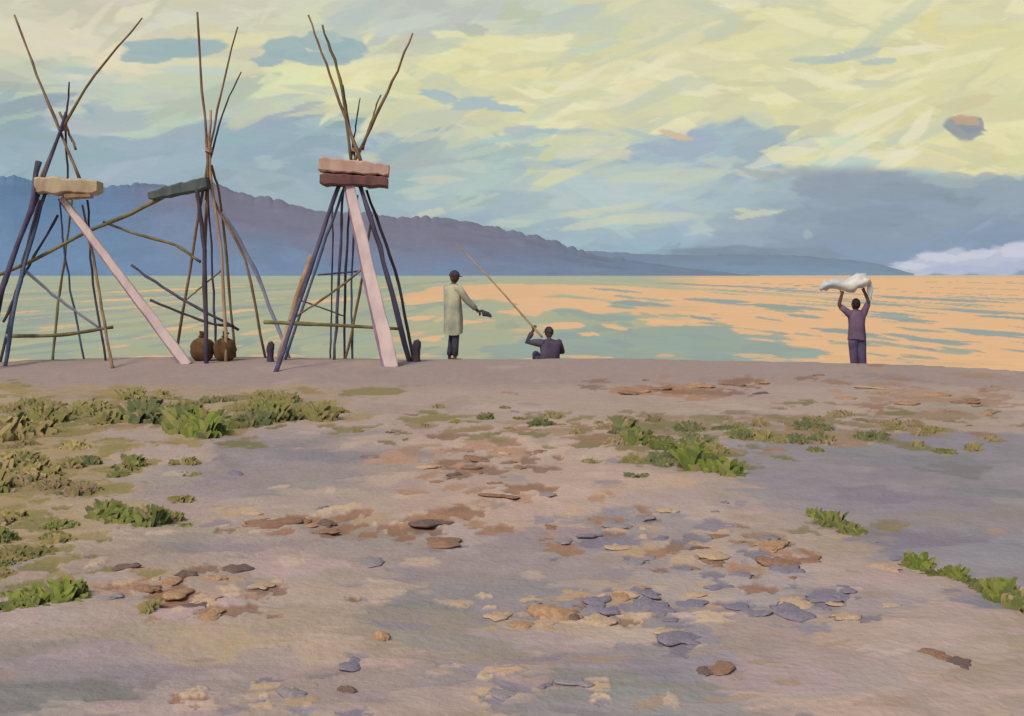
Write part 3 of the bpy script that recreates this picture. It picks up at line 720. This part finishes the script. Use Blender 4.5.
# --- carrier with bundle
d=21.0;x=(857-CX)/F*d;O=Vector((x,d,float(gz(x,d))));yw=math.radians(8)
ztop=H-(300-CY)/F*d-O.z
k=ztop/1.50
def L(v): return O+rotz(Vector(v)*k,yw)
J={'pelvis':L((0,0,.80)),'spine':L((0,0,.95)),'chest':L((-.01,0,1.14)),'neck':L((-.01,.02,1.27)),'skull':L((-.01,.03,1.33)),'head':L((-.01,.045,1.40)),
'shL':L((-.16,.01,1.22)),'shR':L((.14,.01,1.22)),'hiL':L((-.07,0,.76)),'hiR':L((.07,0,.76)),
'knL':L((-.05,.04,.42)),'knR':L((.09,-.02,.42)),'anL':L((-.04,.0,.08)),'anR':L((.10,-.06,.08)),'heL':L((-.04,-.01,.03)),'heR':L((.10,-.07,.03)),'toL':L((-.05,.15,.02)),'toR':L((.12,.09,.02))}
J['elL'],J['wrL']=ik(J['shL'],at(842,294,d),.26,.22,Vector((-1,0,.2)))
J['elR'],J['wrR']=ik(J['shR'],at(864,291,d),.26,.22,Vector((1,0,.2)))
J['curlL']=Vector((.4,.6,0));J['curlR']=Vector((-.4,.6,0))
p3,fr=person('person.002',"person in purple clothes carrying a white bundle overhead with raised arms",O,J,SK,L((-.3,1,0))-O,0,Vector((0,1,0)),.92)
vs,fs=rings([(L((-.01,.02,1.30)),.065,.06,yw),(L((-.01,.01,1.26)),.14,.085,yw),(L((-.01,0,1.18)),.175,.12,yw),(L((-.01,0,1.0)),.155,.125,yw),(L((0,0,.84)),.165,.135,yw),(L((0,0,.70)),.175,.14,yw)],24,fold=.08)
for s in 'LR':
    a,b,c=J['sh'+s],J['el'+s],J['wr'+s];ch=J['chest']
    tube([a.lerp(ch,.4),a,a.lerp(b,.4),a.lerp(b,.8)],[.08,.075,.062,.056],12,vs=vs,fs=fs)
mesh_obj('shirt',vs,fs,mat('cloth_violet',(112,92,110),(88,76,96),5),p3,O)
vs=[];fs=[]
for s in 'LR':
    a,b,c=J['hi'+s],J['kn'+s],J['an'+s]
    tube([a+Vector((0,0,.05)),a.lerp(b,.5),b,b.lerp(c,.5),b.lerp(c,.9)],[.11,.1,.085,.078,.07],14,vs=vs,fs=fs)
mesh_obj('trousers',vs,fs,mat('cloth_indigo',(94,84,108),(74,66,88),5),p3,O)
r,f,u=fr
V,Fh,_=head_geo(J['head']-f*.012+u*.012,f,0,1.0)
keep=[q for q in Fh[:24*18] if sum(((V[i]-J['head']).dot(f)<.035 or (V[i]-J['head']).dot(u)>.06) and (V[i]-J['head']).dot(u)>-.07 for i in q)==4]
mesh_obj('hair',V,keep,mat('hair_black',(48,40,42)),p3,O)
c0=at(820,288,d);c1=at(870,281,d)
P=catmull([c0,at(832,284,d),at(848,285,d),at(861,281,d),c1],16)
n=len(P);prof=np.interp(np.linspace(0,1,n),[0,.12,.3,.5,.7,.85,1],[.03,.09,.10,.11,.13,.12,.04])
rr=[(float(q)*random.uniform(.8,1.15),float(q)*random.uniform(.95,1.3)) for q in prof]
vs,fs=tube(P,rr,20)
cc=(c0+c1)/2
vs=[v+(v-Vector((v.x,cc.y,cc.z)))*float(.8*(vn(v.x*9,v.z*11+v.y*7,3)-.5)) + Vector((0,0,.03*float(vn(v.x*22,v.y*18,4)-.5))) for v in vs]
b_=empty('cloth_bundle',at(848,284,d),"lumpy off-white cloth bundle held over a person's head","bundle")
mesh_obj('wrapped_cloth',vs,fs,mat('cloth_offwhite',(212,208,196),(178,184,188),4),b_,b_.location.copy())
vs=[];fs=[]
g0=at(866,283,d-.02);rows=9;cols=5
for i in range(rows):
    for j in range(cols):
        vs.append(g0+Vector((.032*j*(1-.05*i)+.012*math.sin(i*1.1+j)+.006*i,.014*math.sin(i+j*2),-.045*i+.03)))
for i in range(rows-1):
    for j in range(cols-1):
        a=i*cols+j;fs.append((a,a+1,a+cols+1,a+cols))
mesh_obj('loose_corner',vs,fs,mat('cloth_shaded',(188,188,176),(170,174,172),4),b_,b_.location.copy())

# ================= STONES =================
base=[]
for s in range(10):
    bm=bmesh.new();bmesh.ops.create_icosphere(bm,subdivisions=3,radius=.5)
    for v in bm.verts:
        c=v.co;an=math.atan2(c.y,c.x)
        q=1+1.0*(float(vn(math.cos(an)*1.9+s*7,math.sin(an)*1.9+s*3))-.5)+.35*(float(vn(c.x*5+s,c.y*5+c.z*5))-.5)
        c*=q;c.z*=.5+.3*float(vn(c.x*3+s,c.y*3))
        c.x+= .3*c.y*(s%3-1)
    me=bpy.data.meshes.new('stone');bm.to_mesh(me);bm.free()
    me.polygons.foreach_set("use_smooth",[True]*len(me.polygons));me.materials.append(None);base.append(me)
ST={'b':((154,118,94),(130,102,84),"rust-brown"),'d':((124,102,92),(100,84,80),"dark brown"),'t':((194,166,136),(172,144,118),"pale tan"),'l':((136,128,137),(120,113,124),"slate-mauve"),'g':((152,142,141),(134,126,127),"grey"),'o':((182,146,112),(154,120,94),"orange-tan")}
def stone(px,py,w,h,k):
    x,d=gpt(px,py);z=float(gz(x,d))
    o=bpy.data.objects.new('stone',random.choice(base));coll.objects.link(o)
    W_=w/F*d*1.1; Hh=max(.008,h/F*d*.32); Dp=W_*random.uniform(.5,1.3)
    o.scale=(W_,Dp,Hh*2.2);o.location=(x,d,z+Hh*.05);o.rotation_euler=(random.gauss(0,.05),random.gauss(0,.06),random.choice([0,math.pi])+random.gauss(0,.5))
    o.material_slots[0].link='OBJECT';o.material_slots[0].material=mat('stone_'+k,ST[k][0],ST[k][1],9.0)
    o["label"]=ST[k][2]+" flattish beach stone half sunk in the sand";o["category"]="stone";o["group"]="stones scattered on the beach"
main=[(440,483,14,6,'b'),(455,476,14,7,'d'),(470,458,16,8,'b'),(482,462,18,7,'b'),(500,498,30,7,'b'),(505,455,12,6,'t'),(520,470,14,10,'b'),(475,474,14,6,'b'),(545,497,20,6,'g'),
(272,524,46,14,'b'),(300,520,20,10,'b'),(328,524,22,14,'d'),(325,520,12,8,'o'),(432,522,40,10,'d'),(440,540,34,12,'b'),(235,472,16,7,'l'),(322,508,10,8,'l'),
(370,560,26,8,'g'),(185,578,18,12,'d'),(235,570,22,14,'d'),(150,592,22,14,'b'),(178,596,30,16,'o'),(205,600,26,12,'t'),(215,580,20,14,'o'),(195,606,20,8,'d'),
(590,535,24,8,'l'),(565,540,16,7,'g'),(640,520,24,8,'g'),(618,545,20,6,'t'),(660,538,20,7,'l'),(610,522,14,6,'g'),
(714,556,36,12,'t'),(715,562,26,8,'b'),(776,565,38,18,'b'),(770,548,28,10,'o'),(770,538,22,9,'l'),(742,575,22,8,'l'),(700,548,16,5,'d'),(716,515,10,6,'l'),(725,505,8,5,'l'),
(560,610,42,24,'o'),(575,612,16,16,'d'),(500,612,24,12,'t'),(520,622,22,12,'o'),(598,600,24,14,'l'),(625,592,22,8,'t'),(655,605,40,10,'l'),(645,590,26,8,'l'),(690,600,26,8,'l'),(530,600,20,8,'g'),(548,618,30,8,'t'),
(680,636,34,14,'l'),(668,628,24,10,'t'),(790,610,38,14,'l'),(820,600,30,10,'l'),(760,612,30,8,'l'),(845,617,26,10,'t'),(885,568,30,8,'t'),(845,590,18,7,'l'),(890,607,16,9,'t'),(720,585,30,9,'l'),
(718,664,26,8,'b'),(706,668,20,5,'d'),(900,560,16,6,'l'),(740,605,24,7,'l'),
(383,636,14,22,'o'),(352,660,26,10,'l'),(346,685,18,16,'d'),(295,690,24,10,'g'),(575,680,30,12,'g'),(500,690,24,9,'g'),
(935,655,30,7,'b'),(958,662,22,6,'d'),(545,683,16,7,'l'),(632,560,20,7,'g'),(110,600,24,10,'g'),
(632,392,22,10,'b'),(660,388,18,7,'b'),(700,386,22,7,'o'),(735,384,20,7,'b'),(760,394,16,6,'d'),(935,396,28,9,'o'),(905,404,22,7,'o'),(962,404,22,7,'b'),(845,400,18,6,'o'),(870,388,22,6,'t'),(985,414,22,6,'o'),
(560,424,12,5,'b'),(515,412,10,5,'l'),(410,414,8,5,'b'),(390,432,8,5,'d')]
for s in main: stone(*s)
zones=[(485,468,80,35,9,'bbt'),(300,522,100,18,4,'bot'),(610,532,140,36,8,'lggtb'),(575,607,120,26,14,'tgtgool'),(745,560,100,30,5,'bgl'),(185,588,90,30,5,'bodt'),(800,605,100,20,4,'lgt'),(880,400,260,36,9,'oob'),(690,390,150,18,6,'bbo')]
for cx,cy,w,h,n,pal in zones:
    for i in range(n):
        py=min(706,max(375,random.gauss(cy,h/2.5)));s=.5+(py-350)/380
        q=random.random()**1.5
        stone(random.gauss(cx,w/2.4),py,(6+22*q)*s,(3+8*q)*s,random.choice(pal))

# ================= PLANTS =================
TON={'bright':[(108,116,54),(120,126,62),(94,104,50)],'green':[(100,106,58),(112,114,64),(90,96,56)],'dark':[(96,100,68),(108,106,72),(86,90,62)],
'ochre':[(150,133,88),(138,124,80),(128,119,72),(156,136,98)],'olive':[(126,118,74),(116,113,68),(138,122,82)],'brown':[(138,116,88),(126,106,80),(124,114,80),(146,124,98)]}
gm,_=attr_mat('grass_blades',(1,1,1),20,.08,.95,.04)
def clump(px,py,w,h,tone):
    x0,d0=gpt(px,py);sc=d0/F;rw=w/2*sc*1.1;dep=max(rw*1.1,.08);hh=h*sc*.82
    vs=[];fs=[];cl=[]
    n=int(min(240,60+w*2.6))
    z0=float(gz(x0,d0))
    off=random.random()*20
    for i in range(n):
        a=random.uniform(0,2*math.pi);r=math.sqrt(random.random())*random.uniform(.7,1.25)
        bx=x0+rw*r*math.cos(a);by=d0+dep*r*math.sin(a);bz=float(gz(bx,by))-.01
        lump=float(vn(bx*8+off,by*3))
        if lump<.22: continue
        up=hh*random.uniform(.4,1.0)*max(.2,1-.55*r*r)*(0.25+1.1*lump);ln=up*random.uniform(.1,.9)
        b=random.choice([0,math.pi])+random.gauss(0,.8);dx,dy=math.cos(b)*ln,math.sin(b)*ln*.4
        wd_=(random.uniform(.14,.34)*hh+.008);sa=random.gauss(0,.5);sx,sy=math.cos(sa)*wd_/2,math.sin(sa)*wd_/2
        tn_=tone if random.random()<.8 else random.choice(['olive','brown','dark'])
        c=l3(random.choice(TON[tn_]))*random.uniform(.92,1.08)*(.85+.3*lump)*1.12
        k0=len(vs)
        for t,ww in ((0,.8),(.4,1.),(.8,.9),(1,.5)):
            px_,py_,pz_=bx+dx*t**1.4,by+dy*t**1.4,bz+up*t
            vs+= [Vector((px_-sx*ww,py_-sy*ww,pz_)),Vector((px_+sx*ww,py_+sy*ww,pz_))];cl+=[c*(.92+.1*t)]*2
        for q in range(3):fs.append((k0+2*q,k0+2*q+1,k0+2*q+3,k0+2*q+2))
    if not fs: return
    og=Vector((x0,d0,z0))
    o=mesh_obj('grass_clump',vs,fs,gm,None,og,smooth=True)
    nv=len(o.data.vertices)
    o.data.normals_split_custom_set_from_vertices([Vector((random.gauss(0,.15),-.35,.9)).normalized()]*nv)
    at_=o.data.color_attributes.new("Col",'FLOAT_COLOR','POINT')
    at_.data.foreach_set("color",np.concatenate([np.array(cl),np.ones((len(cl),1))],1).reshape(-1).astype(np.float32))
    desc={'bright':'fresh bright green','green':'mid green','dark':'dull dark green','ochre':'dry ochre-yellow','olive':'faded olive','brown':'withered brown'}[tone]
    o["label"]=desc+" low grass clump growing out of the sand";o["category"]="grass clump";o["group"]="grass clumps on the beach"
CL=[(-10,440,60,34,'ochre'),(20,432,60,28,'ochre'),(48,420,46,22,'olive'),(30,408,60,14,'olive'),(80,414,40,20,'olive'),(103,422,30,24,'olive'),(145,422,30,28,'dark'),(165,424,34,28,'dark'),(186,430,36,32,'green'),(207,433,36,32,'bright'),(228,424,36,26,'green'),(252,422,40,22,'dark'),(278,418,36,24,'green'),(300,416,26,20,'olive'),(322,418,24,26,'olive'),(340,412,20,10,'olive'),
(72,468,22,16,'olive'),(90,464,18,16,'dark'),(118,470,30,22,'olive'),(134,464,20,18,'green'),(172,464,12,14,'olive'),(15,465,50,22,'ochre'),(40,478,36,20,'ochre'),(-5,490,40,24,'olive'),
(108,514,36,24,'green'),(128,518,40,26,'bright'),(152,524,26,26,'green'),(175,520,16,14,'olive'),(10,520,40,16,'ochre'),(45,516,30,12,'ochre'),(25,556,50,18,'olive'),(60,552,24,14,'ochre'),(5,575,30,14,'olive'),(36,602,46,24,'bright'),(68,600,30,28,'bright'),(8,608,26,16,'green'),(150,610,14,18,'olive'),(0,540,30,20,'green'),
(485,418,14,10,'dark'),(540,424,26,14,'dark'),(552,416,20,8,'olive'),(380,426,8,18,'olive'),(578,434,14,8,'olive'),(520,418,12,8,'olive'),(588,462,10,8,'olive'),(358,430,10,10,'olive'),
(625,432,26,18,'dark'),(640,444,34,22,'green'),(660,450,30,20,'green'),(685,462,30,28,'green'),(702,470,38,38,'bright'),(724,476,34,26,'bright'),(745,440,22,14,'dark'),(690,438,20,12,'olive'),(765,442,18,14,'olive'),(785,440,20,10,'olive'),(815,452,14,8,'green'),(735,428,18,10,'olive'),
(872,440,30,12,'dark'),(895,440,24,11,'dark'),(945,452,20,10,'green'),(972,450,14,10,'olive'),(920,446,14,8,'olive'),
(818,516,20,14,'bright'),(834,524,30,18,'green'),(852,534,22,16,'green'),(866,542,12,12,'olive'),(886,546,18,10,'bright'),
(918,566,22,26,'bright'),(938,572,26,22,'green'),(955,576,16,14,'bright'),(972,582,16,14,'green'),(985,588,24,20,'green'),(1003,598,26,34,'bright'),(1022,608,24,28,'green'),(1045,618,30,26,'bright')]
for c in CL: clump(*c)
def scatter(n,x0,x1,y0,y1,w,h,tones):
    for i in range(n): clump(random.uniform(x0,x1),random.uniform(y0,y1),random.uniform(*w),random.uniform(*h),random.choice(tones))
scatter(20,-30,350,398,426,(20,40),(8,15),['brown','olive','olive','dark'])
scatter(8,-20,80,440,500,(24,44),(8,15),['ochre','olive','brown'])
scatter(8,-20,70,510,600,(22,40),(8,14),['ochre','olive','green'])
scatter(6,90,200,455,530,(14,26),(8,14),['olive','green'])
scatter(30,600,830,420,446,(12,30),(6,12),['brown','olive','brown','dark'])
scatter(12,840,1000,412,444,(14,30),(5,9),['brown','olive'])
scatter(8,400,600,408,440,(8,18),(5,8),['brown','olive'])
scatter(7,620,730,446,480,(14,26),(8,14),['dark','olive'])

# ================= LIGHT, WORLD, CAMERA =================
w=bpy.data.worlds.new("World");scene.world=w;w.use_nodes=True;nt=w.node_tree
bg=nt.nodes['Background'];st=nt.nodes.new('ShaderNodeTexSky');st.sky_type='NISHITA';st.sun_disc=False
el=math.radians(48);az=math.radians(215)   # azimuth clockwise from +Y
st.sun_elevation=el;st.sun_rotation=az;st.dust_density=3;st.air_density=1.0
nt.links.new(st.outputs[0],bg.inputs[0]);bg.inputs[1].default_value=.10
sl=bpy.data.lights.new('Sun','SUN');sl.energy=2.1;sl.angle=math.radians(16);sl.color=(1,.94,.85)
so=bpy.data.objects.new('Sun',sl);coll.objects.link(so)
dv=Vector((math.sin(az)*math.cos(el),math.cos(az)*math.cos(el),math.sin(el)))
so.rotation_euler=dv.to_track_quat('Z','Y').to_euler();so.location=dv*50
cam=bpy.data.cameras.new('Camera');co=bpy.data.objects.new('Camera',cam);coll.objects.link(co)
cam.sensor_width=36;cam.lens=36*F/1024;cam.shift_y=-(358-CY)/1024;cam.clip_end=30000;cam.clip_start=.1
co.location=(0,0,H);co.rotation_euler=(math.radians(90),0,0);scene.camera=co
scene.view_settings.view_transform='Standard';scene.view_settings.look='None';scene.view_settings.exposure=0
